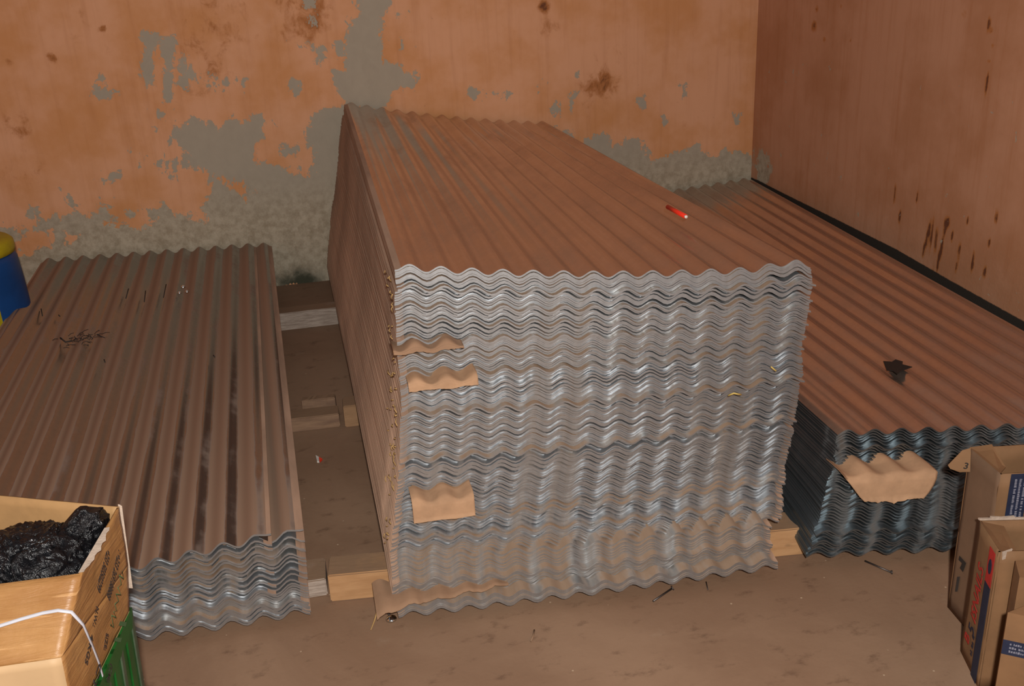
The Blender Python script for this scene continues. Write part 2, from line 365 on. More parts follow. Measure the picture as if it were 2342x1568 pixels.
# floor
t = NT('stained_brown_concrete')
v = t.coord(); n1 = t.noise(1.6, 7, .62, v, .5); n2 = t.noise(11, 8, .7, t.coord((1, 1.7, 1))); n3 = t.noise(90, 3, .6)
cc = t.mix(t.ramp(n1, .35, .65), (.265, .162, .10), (.21, .122, .073))
cc = t.mix(t.ramp(n2, .54, .74, 0, .75), cc, (.10, .052, .03))
cc = t.mix(t.ramp(t.noise(4, 8, .7, t.coord((1, 1, 1))), .60, .80, 0, .6), cc, (.30, .22, .15))
spk = t.n('ShaderNodeTexVoronoi'); spk.inputs['Scale'].default_value = 16
t.put(spk.inputs['Vector'], v)
cc = t.mix(t.ramp(spk.outputs['Distance'], .05, .03), cc, (.42, .30, .2))
t.bump(t.math('ADD', n2, t.math('MULTIPLY', n3, .5)), .18, .004)
t.out(cc, .75, 0, .3)
b = MB(); b.add([(-3, -1, 0), (XW, -1, 0), (XW, YW, 0), (-3, YW, 0)], [(0, 1, 2, 3)])
b.obj('floor', [t.m], kind='structure')

# ------------------------------------------------------------------ timber bearers on the floor
def beam(p0, p1, depth, h, mat, label, group=None, z0=0, endmat=None):
    p0 = Vector((p0[0], p0[1], 0)); p1 = Vector((p1[0], p1[1], 0)); u = (p1-p0).normalized(); n = Vector((-u.y, u.x, 0)); L = (p1-p0).length
    bm = bmesh.new()
    k = 14; rng = random.Random(int(p0.x*100)+int(h*1e4))
    for i in range(k+1):
        for (a, c) in ((0, 0), (0, 1), (1, 1), (1, 0)):
            j = lambda: rng.uniform(-.0015, .0015)
            q = p0 + u*(L*i/k) + n*(a*depth + j()); q.z = z0 + c*h + (j() if c else 0); bm.verts.new(q - p0)
    bm.verts.ensure_lookup_table(); V = bm.verts
    for i in range(k):
        for j in range(4):
            bm.faces.new((V[i*4+j], V[i*4+(j+1) % 4], V[(i+1)*4+(j+1) % 4], V[(i+1)*4+j]))
    bm.faces.new([V[j] for j in (3, 2, 1, 0)]); bm.faces.new([V[k*4+j] for j in range(4)])
    bmesh.ops.recalc_face_normals(bm, faces=bm.faces)
    bmesh.ops.bevel(bm, geom=[e for e in bm.edges if e.calc_face_angle(0) > .8], offset=.003, segments=2, affect='EDGES')
    # local frame: x along the beam for the grain
    R_ = Matrix(((u.x, u.y, 0), (n.x, n.y, 0), (0, 0, 1)))
    me = bpy.data.meshes.new('timber_bearer'); bm.transform(R_.to_4x4()); bm.to_mesh(me); bm.free(); me.materials.append(MAT[mat])
    o = bpy.data.objects.new('timber_bearer', me); o.location = p0; o.rotation_euler = (0, 0, math.atan2(u.y, u.x))
    return link(o, None, label, 'timber')
beam((-.058, 2.143), (1.95, 1.90), .085, .080, 'wood_new', 'orange fresh-sawn timber beam under the front of the tall central stack')
beam((-1.02, 2.20), (-.064, 2.172), .10, .052, 'wood_pale', 'pale dusty timber end under the front of the left stack, left of the orange beam')
beam((-1.05, 3.20), (.028, 3.162), .075, .052, 'wood_old', 'brown timber beam under the middle of the left stack, reaching into the gap')
beam((-.095, 3.262), (.022, 3.25), .035, .075, 'wood_old', 'short thin timber offcut lying behind the middle beam in the gap')
beam((.045, 3.150), (1.10, 3.10), .085, .082, 'wood_mid', 'orange-brown timber block under the middle of the central stack at the gap')
beam((-1.10, 4.245), (1.10, 4.22), .09, .080, 'wood_pale', 'whitish timber beam at the far end of the gap near the back wall')

# ------------------------------------------------------------------ corrugated sheets
def interp(tab, t):
    ts = [r[0] for r in tab]
    return np.array([np.interp(t, ts, [r[1][k] for r in tab]) for k in range(3)])
def sheet(FL, FR, BL, BR, waves, amp, th, zfn=None, sag=0., mats=('steel', 'steel', 'lip'), phase=0., lip=0, vseg=None, ufn=None, udiv=8, bend=None):
    """one corrugated sheet between four corners; returns (location, mesh)"""
    nu = int(waves*udiv)+1
    vv = vseg or [0, .03, .08, .2, .4, .6, .8, 1.0]
    U = np.linspace(0, 1, nu); base = (FL+FR+BL+BR)/4
    tops = []
    for v in vv:
        L_ = FL*(1-v)+BL*v; R_ = FR*(1-v)+BR*v
        P = L_[None, :]*(1-U[:, None]) + R_[None, :]*U[:, None]
        P[:, 2] += amp*-np.cos(2*math.pi*(U*waves+phase)) - sag*4*U*(1-U)
        if zfn is not None: P[:, 2] += zfn(U, v)
        tops.append(P)
    T = np.array(tops); B = T.copy(); B[:, :, 2] -= th
    nv = len(vv); loc = Vector(base.tolist())
    T -= base; B -= base
    n = nu*nv; idx = np.arange(n).reshape(nv, nu)
    V = [T.reshape(-1, 3), B.reshape(-1, 3)]; F = []; mi = []; sm = []
    a, b_, c, d = idx[:-1, :-1], idx[:-1, 1:], idx[1:, 1:], idx[1:, :-1]
    ft = np.stack([a.ravel(), b_.ravel(), c.ravel(), d.ravel()], 1)
    mt = np.zeros((nv-1, nu-1), int)
    if lip: mt[:, :lip] = 2; mt[:, -lip:] = 2
    F.append(ft); mi += mt.ravel().tolist(); sm += [True]*len(ft)
    fb = ft[:, ::-1] + n; F.append(fb); mi += [1]*len(fb); sm += [True]*len(fb)
    k = 2*n
    def rim(Ta, Ba, m, flip):
        nonlocal k
        q = len(Ta); V.append(Ta); V.append(Ba)
        i = np.arange(q-1); f = np.stack([k+i, k+q+i, k+q+i+1, k+i+1], 1)
        if flip: f = f[:, ::-1]
        F.append(f); mi.extend([m]*(q-1)); sm.extend([True]*(q-1)); k += 2*q
    rim(T[0], B[0], 1, False); rim(T[-1], B[-1], 1, True)
    rim(T[:, 0], B[:, 0], 2, True); rim(T[:, -1], B[:, -1], 2, False)
    V = np.concatenate(V); F = np.concatenate(F)
    me = bpy.data.meshes.new('corrugated_sheet')
    me.vertices.add(len(V)); me.vertices.foreach_set('co', V.astype(np.float32).ravel())
    me.loops.add(F.size); me.loops.foreach_set('vertex_index', F.astype(np.int32).ravel())
    me.polygons.add(len(F)); me.polygons.foreach_set('loop_start', np.arange(0, F.size, 4, dtype=np.int32))
    me.polygons.foreach_set('loop_total', np.full(len(F), 4, np.int32))
    me.materials.clear()
    for m in mats: me.materials.append(MAT[m])
    me.update(calc_edges=True)
    me.polygons.foreach_set('material_index', mi); me.polygons.foreach_set('use_smooth', sm); me.update()
    return loc, me
def put_sheet(loc, me, label, group=None):
    o = bpy.data.objects.new('corrugated_sheet', me); o.location = loc
    return link(o, None, label, 'metal sheet', group)

def sm_(x): x = np.clip(x, 0, 1); return x*x*(3-2*x)
rs = np.random.default_rng(5)

# --- tall central stack
C_FL = [(0,(.100,1.985,.045)),(.036,(.097,1.988,.066)),(.041,(.091,2.024,.079)),(.1,(.098,2.04,.125)),(.16,(.10,2.08,.165)),(.38,(.140,2.12,.328)),(.64,(.169,2.16,.54)),(.88,(.180,2.19,.752)),(1,(.187,2.20,.845))]
C_FR = [(0,(1.048,1.90,.052)),(.036,(1.048,1.903,.070)),(.041,(1.036,1.930,.080)),(.14,(1.045,1.95,.145)),(.15,(1.085,1.97,.150)),(.27,(1.122,2.03,.234)),(.52,(1.174,2.07,.432)),(.76,(1.186,2.09,.602)),(.93,(1.203,2.1,.713)),(1,(1.196,2.1,.762))]
C_BL = [(0,(.075,4.88,.10)),(.3,(.119,4.88,.33)),(.57,(.171,4.88,.546)),(.83,(.216,4.88,.756)),(1,(.249,4.885,.888))]
C_BR = [(0,(1.03,4.88,.10)),(.5,(1.15,4.88,.40)),(1,(1.266,4.885,.712))]
NC = 150
off_y = 0.; off_x = 0.
for i in range(NC):
    tt = i/(NC-1)
    FL, FR, BL, BR = (interp(T_, tt) for T_ in (C_FL, C_FR, C_BL, C_BR))
    if i % rs.integers(6, 12) == 0: off_y = rs.normal()*.0055; off_x = rs.normal()*.0022
    if i > NC-4: off_y = off_x = 0
    dy = off_y + rs.normal()*.0018; dx = off_x + rs.normal()*.0009
    if i < 7: dy = rs.normal()*.001; dx = 0
    ledge = i in (12, 13, 66, 88, 104, 112, 119, 126, 133, 141)
    if ledge: dy -= .012
    if i == NC-1: dy = dx = 0; 
    for P in (FL, FR, BL, BR): P[0] += dx; P[1] += dy
    for P in (BL, BR): P[1] = min(P[1] - dy, 4.905)
    dz = rs.normal()*.0004 + (.0008 if (i//5) % 2 else -.0002)
    for P in (FL, FR, BL, BR): P[2] += dz
    zl = .10 + tt*(.842-.10) - FL[2]; zl = max(zl, 0); zr = max(.10 + tt*(.76-.10) - FR[2], 0)
    wv = rs.normal()*.0012; ph = rs.uniform(0, 6.3)
    lapup = (i >= NC-6)
    def zfn(U, v, zl=zl, zr=zr, wv=wv, ph=ph, lapup=lapup):
        k = sm_(v/.07)*(1-v)
        z = (zl*(1-U)+zr*U)*k + wv*np.sin(5*U+ph)
        if lapup: z = z + .012*np.exp(-((U-.94)/.05)**2)*(1-sm_(v/.5))
        return z
    top = i == NC-1
    mt = 'top_clean' if top else ('steel_dusty' if (tt < .17 or ledge or rs.random() < .10) else 'steel')
    rim_m = 'steel_edge'
    loc, me = sheet(FL, FR, BL, BR, 14, .0084, .0046, zfn, .022*(.3+.7*tt), (mt, rim_m, 'lip'), 0., 3 if top else 2,
                    udiv=14 if top else 8, vseg=[0, .03, .07, .15, .3, .45, .6, .75, .9, 1.0])
    if top: put_sheet(loc, me, 'topmost orange-reflecting corrugated sheet of the tall central stack, under the red tube')
    elif tt < .15: put_sheet(loc, me, 'dust-tinted corrugated metal sheet in the lowest bundle of the tall central stack', 'sheets in the lowest bundle of the central stack')
    else:
        k = 0 if tt < .335 else 1 if tt < .655 else 2 if tt < .76 else 3
        lb, gp = (('silver grey sheet edge in the central stack below the square cardboard, above the dust-tinted bundle', 'central stack sheets just below the square cardboard'),
                  ('silver grey corrugated sheet in the central stack between the square cardboard and pale wavy strip', 'central stack sheets between square cardboard and pale strip'),
                  ('silver grey corrugated sheet in the central stack between its two wavy cardboard strips', 'central stack sheets between the two wavy strips'),
                  ('silver grey corrugated sheet in the central stack above the highest cardboard strip', 'central stack sheets above the highest strip'))[k]
        put_sheet(loc, me, lb, gp)

# --- left stack
L_FL = [(0,(-1.085,2.075,.055)),(1,(-1.08,2.095,.238))]
L_FR = [(0,(-.108,2.075,.040)),(.5,(-.104,2.08,.145)),(1,(-.097,2.09,.252))]
L_BL = [(0,(-1.20,4.88,.09)),(1,(-1.18,4.885,.265))]
L_BR = [(0,(-.19,4.88,.09)),(1,(-.182,4.885,.235))]
NL = 32; off_y = 0
for i in range(NL):
    tt = i/(NL-1); top = i == NL-1
    FL, FR, BL, BR = (interp(T_, tt) for T_ in (L_FL, L_FR, L_BL, L_BR))
    if i % 5 == 0: off_y = rs.normal()*.006
    dy = off_y + rs.normal()*.002; dx = rs.normal()*.0012
    if i in (5, 11, 16, 22, 26): dy -= .012
    if top: dy = dx = 0
    sh = -.0755 if (tt > .30 and i % 2 == 1) else 0.
    if sh: dy -= .004
    if sh == 0 and i == NL-2: dx = 0
    for P in (FL, FR, BL, BR): P[0] += dx + sh; P[1] += dy
    for P in (BL, BR): P[1] = min(P[1]-dy, 4.905)
    def zfn(U, v, tt=tt, top=top, i=i):
        z = -.022*tt*4*U*(1-U)*(1-v) + .004*np.sin(6*U+2*tt)*(1-v)
        zb = .06 + tt*.175
        z = z + max(0, .062 + tt*.18 - (.045+tt*.2))*sm_(v/.06)*(1-v)
        if i >= NL-2: z = z + .014*sm_((U-.965)/.035)*(1-sm_(v/.7))
        return z
    mt = 'top_left' if i >= NL-2 else ('steel_dusty' if rs.random() < .35 else 'steel')
    loc, me = sheet(FL, FR, BL, BR, 13, .0108, .0052, zfn, 0, (mt, 'steel_edge', 'lip'), 0., 2, udiv=14 if top else 8)
    if top: put_sheet(loc, me, 'topmost brown dusty corrugated sheet of the low left stack')
    elif i == NL-2: put_sheet(loc, me, 'second corrugated sheet from the top of the left stack, its outer right ridge')
    else: put_sheet(loc, me, 'silver corrugated metal sheet inside the low left stack', 'sheets in the low left stack')

# --- right stack, against the right wall
R_FL = [(0,(1.139,1.925,.050)),(.25,(1.170,1.95,.12)),(.5,(1.205,1.975,.19)),(.75,(1.245,2.00,.255)),(1,(1.265,2.03,.326))]
R_FR = [(0,(2.07,1.75,.050)),(.5,(2.11,1.81,.18)),(1,(2.165,1.885,.305))]
R_BL = [(0,(1.33,4.88,.09)),(1,(1.42,4.885,.268))]
R_BR = [(0,(2.28,4.88,.09)),(1,(2.392,4.885,.322))]
NR = 46; off_y = off_x = 0
for i in range(NR):
    tt = i/(NR-1); top = i == NR-1
    FL, FR, BL, BR = (interp(T_, tt) for T_ in (R_FL, R_FR, R_BL, R_BR))
    if i % 6 == 0: off_y = rs.normal()*.006; off_x = rs.normal()*.006
    dy = off_y + rs.normal()*.002; dx = off_x*.6 + rs.normal()*.0015
    if top: dy = dx = 0
    if i in (4, 5, 9, 24, 25, 40): dy -= .012
    for P in (FL, FR, BL, BR): P[0] += dx; P[1] += dy
    for P in (BL, BR): P[1] = min(P[1]-dy, 4.905); P[0] = min(P[0], 2.398)
    lf = max(0, .085 + tt*.23 - (.05+tt*.28))
    def zfn(U, v, lf=lf, tt=tt): return lf*sm_(v/.06)*(1-v) - .006*4*U*(1-U)*(1-v)
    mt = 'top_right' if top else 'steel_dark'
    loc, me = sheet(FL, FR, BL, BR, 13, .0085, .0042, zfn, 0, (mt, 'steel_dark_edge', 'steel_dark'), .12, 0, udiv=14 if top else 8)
    if top: put_sheet(loc, me, 'topmost orange-reflecting corrugated sheet of the right stack along the right wall')
    else: put_sheet(loc, me, 'dark blue-grey corrugated metal sheet inside the right stack', 'sheets in the dark right stack')

# ------------------------------------------------------------------ cardboard pieces between the sheets
def card(name, x0, x1, yf, zt, inn, out, drop, pitch, ph, amp, mat, label, torn=.006, slope=0., seed=1, back=.0, th=.002, tl=0., tr=0., flat=1.):
    """strip lying between sheets (following their waves), bending down over the front"""
    rng = random.Random(seed); nu = 36
    prof = [(inn, 0), (0, 0), (-out*.6, -.001), (-out, -.004)]
    nd = 4
    for k in range(1, nd+1): prof.append((-out - .002*k/nd, -.004 - drop*k/nd))
    V = []; F = []; nv = len(prof); sd = rng.uniform(0, 50)
    for side in (0, 1):
        for j, (py, pz) in enumerate(prof):
            for i in range(nu+1):
                u = i/nu; k_ = max(0, (j-3)/4); x = (x0 + tl*k_) + (x1 + tr*k_*k_ - x0 - tl*k_)*u
                e = noise.noise(Vector((x*30, sd, 3.)))*torn*1.5 + noise.noise(Vector((x*120, sd, 7.)))*torn*.5
                wv = amp*math.cos(2*math.pi*((x-ph)/pitch)); fade = (1, 1, flat)[j] if j < 3 else flat* max(0., .8 - (-pz)/.022)
                y = yf + slope*(x-x0) + py - (e if j >= nv-1 and drop < .004 else 0) - side*th*(1 if j > 3 else 0)
                shrink = (1 - .0*j)
                z = zt + pz + wv*fade + (e if j == nv-1 else 0) - (side*th if j <= 3 else 0)
                V.append((x, y, z))
    W_ = nu+1; n = W_*nv
    for j in range(nv-1):
        for i in range(nu):
            a = j*W_+i; F.append((a, a+1, a+1+W_, a+W_)[::-1]); F.append((a+n, a+1+n, a+1+W_+n, a+W_+n))
    for j in range(nv-1):
        for a in (j*W_, j*W_+nu): F.append((a, a+W_, a+W_+n, a+n))
    for i in range(nu):
        a = (nv-1)*W_+i; F.append((a, a+1, a+1+n, a+n))
    b = MB(); b.add(V, F, 0, True)
    return b.obj(name, mat, loc=((x0+x1)/2, yf, zt), label=label, cat='cardboard')
card('cardboard_piece', .160, .325, 2.150, .668, .05, .018, .010, .0722, .213, .0095, 'cardboard', 'brown wavy cardboard strip, highest on the front left of the central stack', .004, -.08, 3)
card('cardboard_piece', .186, .350, 2.135, .584, .05, .022, .016, .0718, .206, .0085, 'cardboard_tab', 'pale wavy cardboard strip on the central stack front, above the square folded piece', .004, -.08, 8)
card('cardboard_piece', .163, .312, 2.083, .303, .06, .030, .052, .0710, .173, .0085, 'cardboard_tab', 'pale square cardboard piece folded down on the lower left front of the central stack', .002, -.08, 11)
card('cardboard_piece', 1.228, 1.458, 1.955, .262, .06, .038, .072, .0757, 1.290, .0085, 'cardboard_tab', 'large pale cardboard piece hanging from the front of the dark right stack', .010, -.16, 17, tl=.05, tr=-.03, flat=.45)
# torn cardboard squeezed above the bottom sheets
bb = MB(); rng = random.Random(4); nu, nv = 46, 7; V = []; 
for side in (0, 1):
    for j in range(nv):
        for i in range(nu+1):
            u = i/nu; x = .048 + .325*u; v_ = j/(nv-1)
            e = noise.noise(Vector((x*26, 3, 1)))*.016 + noise.noise(Vector((x*90, 3, 5)))*.006
            reach = (.052 - .034*u) + e*.8
            yf = 2.015 - .085*(x-.1)
            y = yf + .05 - (.05+reach)*v_
            z = .0815 + .006*(1-v_) - .010*max(0, v_-.7)*(1-u)*3 + .0075*math.cos(2*math.pi*(x-.134)/.0677)*(1-v_*.3) - side*.002
            if x < .1: z -= (.1-x)*.45*v_
            V.append((x, y, z))
W_ = nu+1; n = W_*nv; F = []
for j in range(nv-1):
    for i in range(nu):
        a = j*W_+i; F.append((a, a+W_, a+1+W_, a+1)); F.append((a+n, a+1+n, a+1+W_+n, a+W_+n))
for i in range(nu):
    a = (nv-1)*W_+i; F.append((a, a+n, a+1+n, a+1))
bb.add(V, F, 0, True)
bb.obj('cardboard_piece', 'cardboard', loc=(.2, 2.0, .09), label='torn dirty cardboard sticking out at the bottom left corner of the central stack', cat='cardboard')

# ------------------------------------------------------------------ small items
def bar(name, pts, r, mat, label, cat, taper=None, head=None, seg=8):
    root = thing(name, pts[0], label, cat)
    MB().tube(pts, r, 0, seg, taper).obj('shaft', mat, root)
    if head:
        p, rr, d = head; d = Vector(d).normalized(); p = Vector(p)
        MB().tube([p, p + d*.003], rr, 0, 14).obj('head', mat, root)
    return root
# red tube on the central stack
a, c = atz((1527, 473), .815), atz((1570, 496), .812)
r0 = thing('plastic_tube', a, 'bright red plastic tube lying on top of the central stack', 'tube')
MB().tube([a, a.lerp(c, .95)], .0065, 0, 12).obj('tube_body', 'red_plastic', r0)
MB().tube([a.lerp(c, .95), c], .0045, 0, 12).obj('tip', 'white_paint', r0)
# black scrap on right stack
pts = [atz(p, .324) for p in ((2020,825),(2040,828),(2048,824),(2065,826),(2064,834),(2086,841),(2060,848),(2052,856),(2042,850),(2028,846))]
MB().slab([p + Vector((0,0,0.002*(i % 3))) for i, p in enumerate(pts)][::-1], (0, 0, 1), .002).obj('rubber_scrap', 'black_scrap', loc=pts[0], label='jagged black scrap lying on top of the right stack', cat='scrap')
# shiny screws on left stack
for k, (p, s_) in enumerate((((419, 657), 1.), ((411, 671), .8), ((428, 668), .8))):
    q = atz(p, .255)
    MB().tube([q, q+Vector((0,0,.004)), q+Vector((0,0,.010))], .010*s_, 0, 12, [1, .9, .3]).obj('roofing_washer', 'shiny', loc=q,
        label=['bright silver roofing washer, topmost of three on the left stack', 'dull silver roofing washer, lower left of three on the left stack', 'dull silver roofing washer, lower right of three on the left stack'][k], cat='washer')
# dark shreds on the left stack
b = MB(); rng = random.Random(2)
for k in range(46):
    u_ = rng.gauss(0, .32); cxp = 190 + u_*70; cyp = 772 + rng.gauss(0, 9) - u_*6
    p = atz((cxp, cyp), .262 + .006*math.sin(cxp*.2)); d = Vector((rng.uniform(-1, 1), rng.uniform(-1, 1), rng.uniform(-.3, .3))).normalized()*rng.uniform(.006, .018)
    b.tube([p-d, p+Vector((0, 0, .003)), p+d], .0012, 0, 4)
b.tube([atz((138, 772), .265), atz((150, 782), .262), atz((165, 779), .262)], .003, 0, 5)
b.tube([atz((222, 765), .265), atz((240, 772), .262)], .0015, 0, 5)
b.obj('shredded_debris', 'soot', loc=atz((190, 772), .262), label='small heap of dark shredded fibres on top of the left stack', cat='debris', kind='stuff')
b = MB()
for p0, p1 in (((94,706),(97,722)),((134,720),(137,723)),((294,660),(288,682)),((333,665),(330,690)),((380,650),(374,680)),((238,822),(240,828)),((488,812),(491,816))):
    b.tube([atz(p0, .262), atz(p1, .262)], .0022, 0, 5)
b.obj('dirt_specks', 'soot', loc=atz((300, 700), .262), label='dark dirt specks scattered over the far half of the left stack', cat='debris', kind='stuff')
# floor items
bar('nail', [atz((1494,1374), .004), atz((1537,1345), .004)], .0024, 'nail', 'dark iron nail on the floor in front of the central stack', 'nail', head=(atz((1537,1345), .004), .006, ray((1540,1343))-ray((1494,1374))))
bar('nail', [atz((1978,1282), .004), atz((2038,1308), .004)], .0024, 'nail', 'long dark nail on the floor in front of the right stack', 'nail', head=(atz((2038,1308), .004), .005, (1, -.4, 0)))
bar('metal_sliver', [atz((1615,1330), .003), atz((1619,1348), .003)], .0014, 'nail', 'short thin dark sliver on the floor under the central stack edge', 'sliver')
bar('twig', [atz((1222,1440), .003), atz((1220,1452), .005), atz((1214,1466), .003)], .002, 'wood_old', 'short brown twig on the floor at the bottom middle of the photo', 'twig')
q = atz((895, 1415), .006)
r0 = thing('roofing_nail', q, 'roofing nail with a bright domed head below the central stack corner', 'nail')
MB().tube([q, q+Vector((0, 0, .004)), q+Vector((0, 0, .009))], .014, 0, 16, [1, .85, .25]).obj('domed_head', 'shiny', r0)
MB().tube([q, q+Vector((-.012, .05, .010))], .003, 0, 8).obj('shank', 'nail', r0)
MB().tube([atz((848,1440), .003), atz((856,1420), .008), atz((862,1400), .02), atz((868,1383), .035), atz((885,1370), .05)], .003, 0, 6, [.4, .7, .8, 1, 1.2]).obj('straw_fibre', 'straw', loc=atz((856,1420), .01), label='tan fibre hanging to the floor from the central stack corner', cat='fibre')
b = MB(); q = atz((727, 1048), .0)
r0 = thing('plastic_shard', q, 'small red and white plastic shard on the floor in the gap', 'shard')
b.slab([atz(p, .008) for p in ((722,1040),(729,1044),(730,1054),(725,1054))][::-1], (0, 0, 1), .006).obj('white_half', 'white_paint', r0)
MB().slab([atz(p, .008) for p in ((729,1044),(737,1048),(731,1054))][::-1], (0, 0, 1), .006).obj('red_half', 'red_plastic', r0)
# straw bits on the central stack front and side
MB().tube([aty((1666,904), 2.045), aty((1678,899), 2.035), aty((1695,902), 2.04)], .0022, 0, 6).obj('yellow_straw', 'yellow_straw', loc=aty((1678,899), 2.035), label='yellow straw sticking out of the right front of the central stack', cat='straw')
MB().tube([aty((1763,838), 2.045), aty((1775,848), 2.04)], .002, 0, 6).obj('yellow_straw', 'yellow_straw', loc=aty((1763,838), 2.045), label='shorter yellow straw near the right edge of the central stack', cat='straw')
b = MB(); rng = random.Random(9)
for k in range(60):
    v_ = rng.random(); tt = rng.uniform(.12, .95); P = interp(C_FL, tt); Q = interp(C_BL, tt); vv = abs(rng.gauss(0, .03))
    p = Vector((P*(1-vv)+Q*vv).tolist()) + Vector((-.006, 0, 0)); d = Vector((rng.uniform(-.2, .2), rng.uniform(-1, 1), rng.uniform(-1, 1)))*rng.uniform(.004, .012)
    b.tube([p-d, p+Vector((-.003, 0, 0)), p+d], .0016, 0, 4)
b.obj('straw_shreds', 'straw', loc=(.15, 2.15, .4), label='straw shreds stuck along the front left edge of the central stack', cat='straw', kind='stuff')

# ------------------------------------------------------------------ blue barrel
bx_, by_, br_ = -1.39, 4.22, .225
root = thing('barrel', (bx_, by_, 0), 'blue plastic barrel with yellow lid behind the left stack', 'barrel')
MB().lathe([(0, .003), (br_*.93, .003), (br_*.97, .02), (br_*1.0, .1), (br_*1.0, .2), (br_*1.015, .21), (br_, .22), (br_*.985, .36), (br_*.965, .455), (br_*.93, .475), (br_*.90, .482), (0, .484)], (bx_, by_, 0)).obj('barrel_body', 'blue_plastic', root)
MB().lathe([(br_*.90, .482), (br_*.955, .484), (br_*.965, .50), (br_*.955, .525), (br_*.90, .537), (br_*.4, .542), (0, .543)], (bx_, by_, 0)).obj('lid', 'yellow_plastic', root)
b = MB(); vs_ = []
for k in range(9):
    a_ = math.radians(-118 + 9*k)
    for z in (.18, .29): vs_.append((bx_ + (br_*1.004)*math.cos(a_), by_ + (br_*1.004)*math.sin(a_), z))
b.add(vs_, [(2*k, 2*k+2, 2*k+3, 2*k+1) for k in range(8)], 0, True); b.obj('label_patch', 'yellow_plastic', root)

# ------------------------------------------------------------------ open tan carton on green crate (left foreground)
TBR = Vector((-.371, 1.574, .660)); TFR = Vector((-.400, 1.383, .660)); TBL = Vector((-.69, 1.72, .668)); TFL = Vector((-.69, 1.40, .660))
MFR = aty((140, 1503), 1.30); BFR = aty((152, 1580), 1.30); BFR.z = .455; BBR = atz((295, 1395), .455); MFL = Vector((-.72, 1.31, MFR.z)); BFL = Vector((-.73, 1.31, .455)); BBL = Vector((-.70, 1.70, .455))
root = thing('open_carton', (-.5, 1.5, .455), 'open tan carton holding a black plastic bag, in the left foreground', 'carton')
def crumple(b, A, B, C_, D, n, th, mi=0, amp=.0025, nu=16, nv=10, seed=0, sc_=14):
    """quad panel A-B-C-D with crumpled surface and thickness"""
    n = Vector(n).normalized(); V = []
    for s_ in (0, 1):
        for j in range(nv+1):
            for i in range(nu+1):
                p = A.lerp(B, i/nu).lerp(D.lerp(C_, i/nu), j/nv)
                e = noise.noise(p*sc_ + Vector((seed, 0, 0)))*amp + (1-abs(noise.noise(p*sc_*2.2 + Vector((seed, 4, 0)))*2))*amp*.5
                if i in (0, nu) or j in (0, nv): e *= .4
                V.append(p + n*e - n*th*s_)
    W_ = nu+1; N_ = W_*(nv+1); F = []
    for j in range(nv):
        for i in range(nu):
            a = j*W_+i; F += [(a, a+1, a+1+W_, a+W_), (a+N_, a+W_+N_, a+1+W_+N_, a+1+N_)]
    bd = [i for i in range(nu+1)] + [j*W_+nu for j in range(1, nv+1)] + [nv*W_+i for i in range(nu-1, -1, -1)] + [j*W_ for j in range(nv-1, 0, -1)]
    for k in range(len(bd)):
        a, c = bd[k], bd[(k+1) % len(bd)]; F.append((c, a, a+N_, c+N_))
    return b.add(V, F, mi, True)
nx = (BBR-TBR).cross(TFR-TBR).normalized(); nx = nx if nx.x > 0 else -nx
b = MB(); 
# printed side panel: hexagon built as two quads
crumple(b, TFR, TBR, BBR.lerp(TBR, .45)+nx*.006, MFR, nx, .004, 0, .003, 24, 14, 2)
crumple(b, MFR, BBR.lerp(TBR, .45)+nx*.006, BBR, BFR, nx, .004, 0, .003, 24, 12, 2)
b.obj('side_panel', 'carton_tan', root)
b = MB(); crumple(b, TFL, TFR, MFR, MFL, (0, -1, .9), .004, 0, .003, 24, 12, 5, 9); b.obj('front_panel', 'carton_tan', root)
b = MB(); crumple(b, MFL, MFR, BFR, BFL, (0, -1, 0), .004, 0, .0015, 16, 8, 7); b.obj('lower_front_panel', 'carton_light', root)
b = MB(); crumple(b, TBL, TBR, BBR, BBL, (0, -1, 0), .004, 0, .003, 24, 12, 9); b.obj('back_panel', 'carton_in', root)
b = MB(); crumple(b, TFL, TBL, BBL, BFL, (1, 0, 0), .004, 0, .003, 16, 12, 11); b.obj('far_panel', 'carton_in', root)
b = MB(); b.slab([BFL, BFR, BBR, BBL], (0, 0, 1), .003); b.obj('bottom_panel', 'carton_light', root)
# torn lighter edge along the rim of the side panel
b = MB(); rim = []
for k in range(15):
    u_ = k/14; p = TFR.lerp(TBR, u_*.66); wd = (.004 + .0035*math.sin(u_*3.1) + .003*noise.noise(Vector((u_*9, 1, 2))))
    rim.append((p + Vector((-.004, 0, .0015)), p + Vector((wd, 0, -wd*.75+.0045))))
vs_ = [q for pr_ in rim for q in pr_]
b.add(vs_, [(2*k, 2*k+1, 2*k+3, 2*k+2) for k in range(14)], 0, True); b.obj('torn_rim', 'torn', root)
# crease-like tape strips on back corner
b = MB(); b.slab([TBR+Vector((.0, .004, .004)), TBR+Vector((.004, .004, 0)), TBR.lerp(BBR, .8)+Vector((.009, .004, 0)), TBR.lerp(BBR, .8)+Vector((.004, .006, 0))], nx, .002); b.obj('edge_tape', 'torn', root)
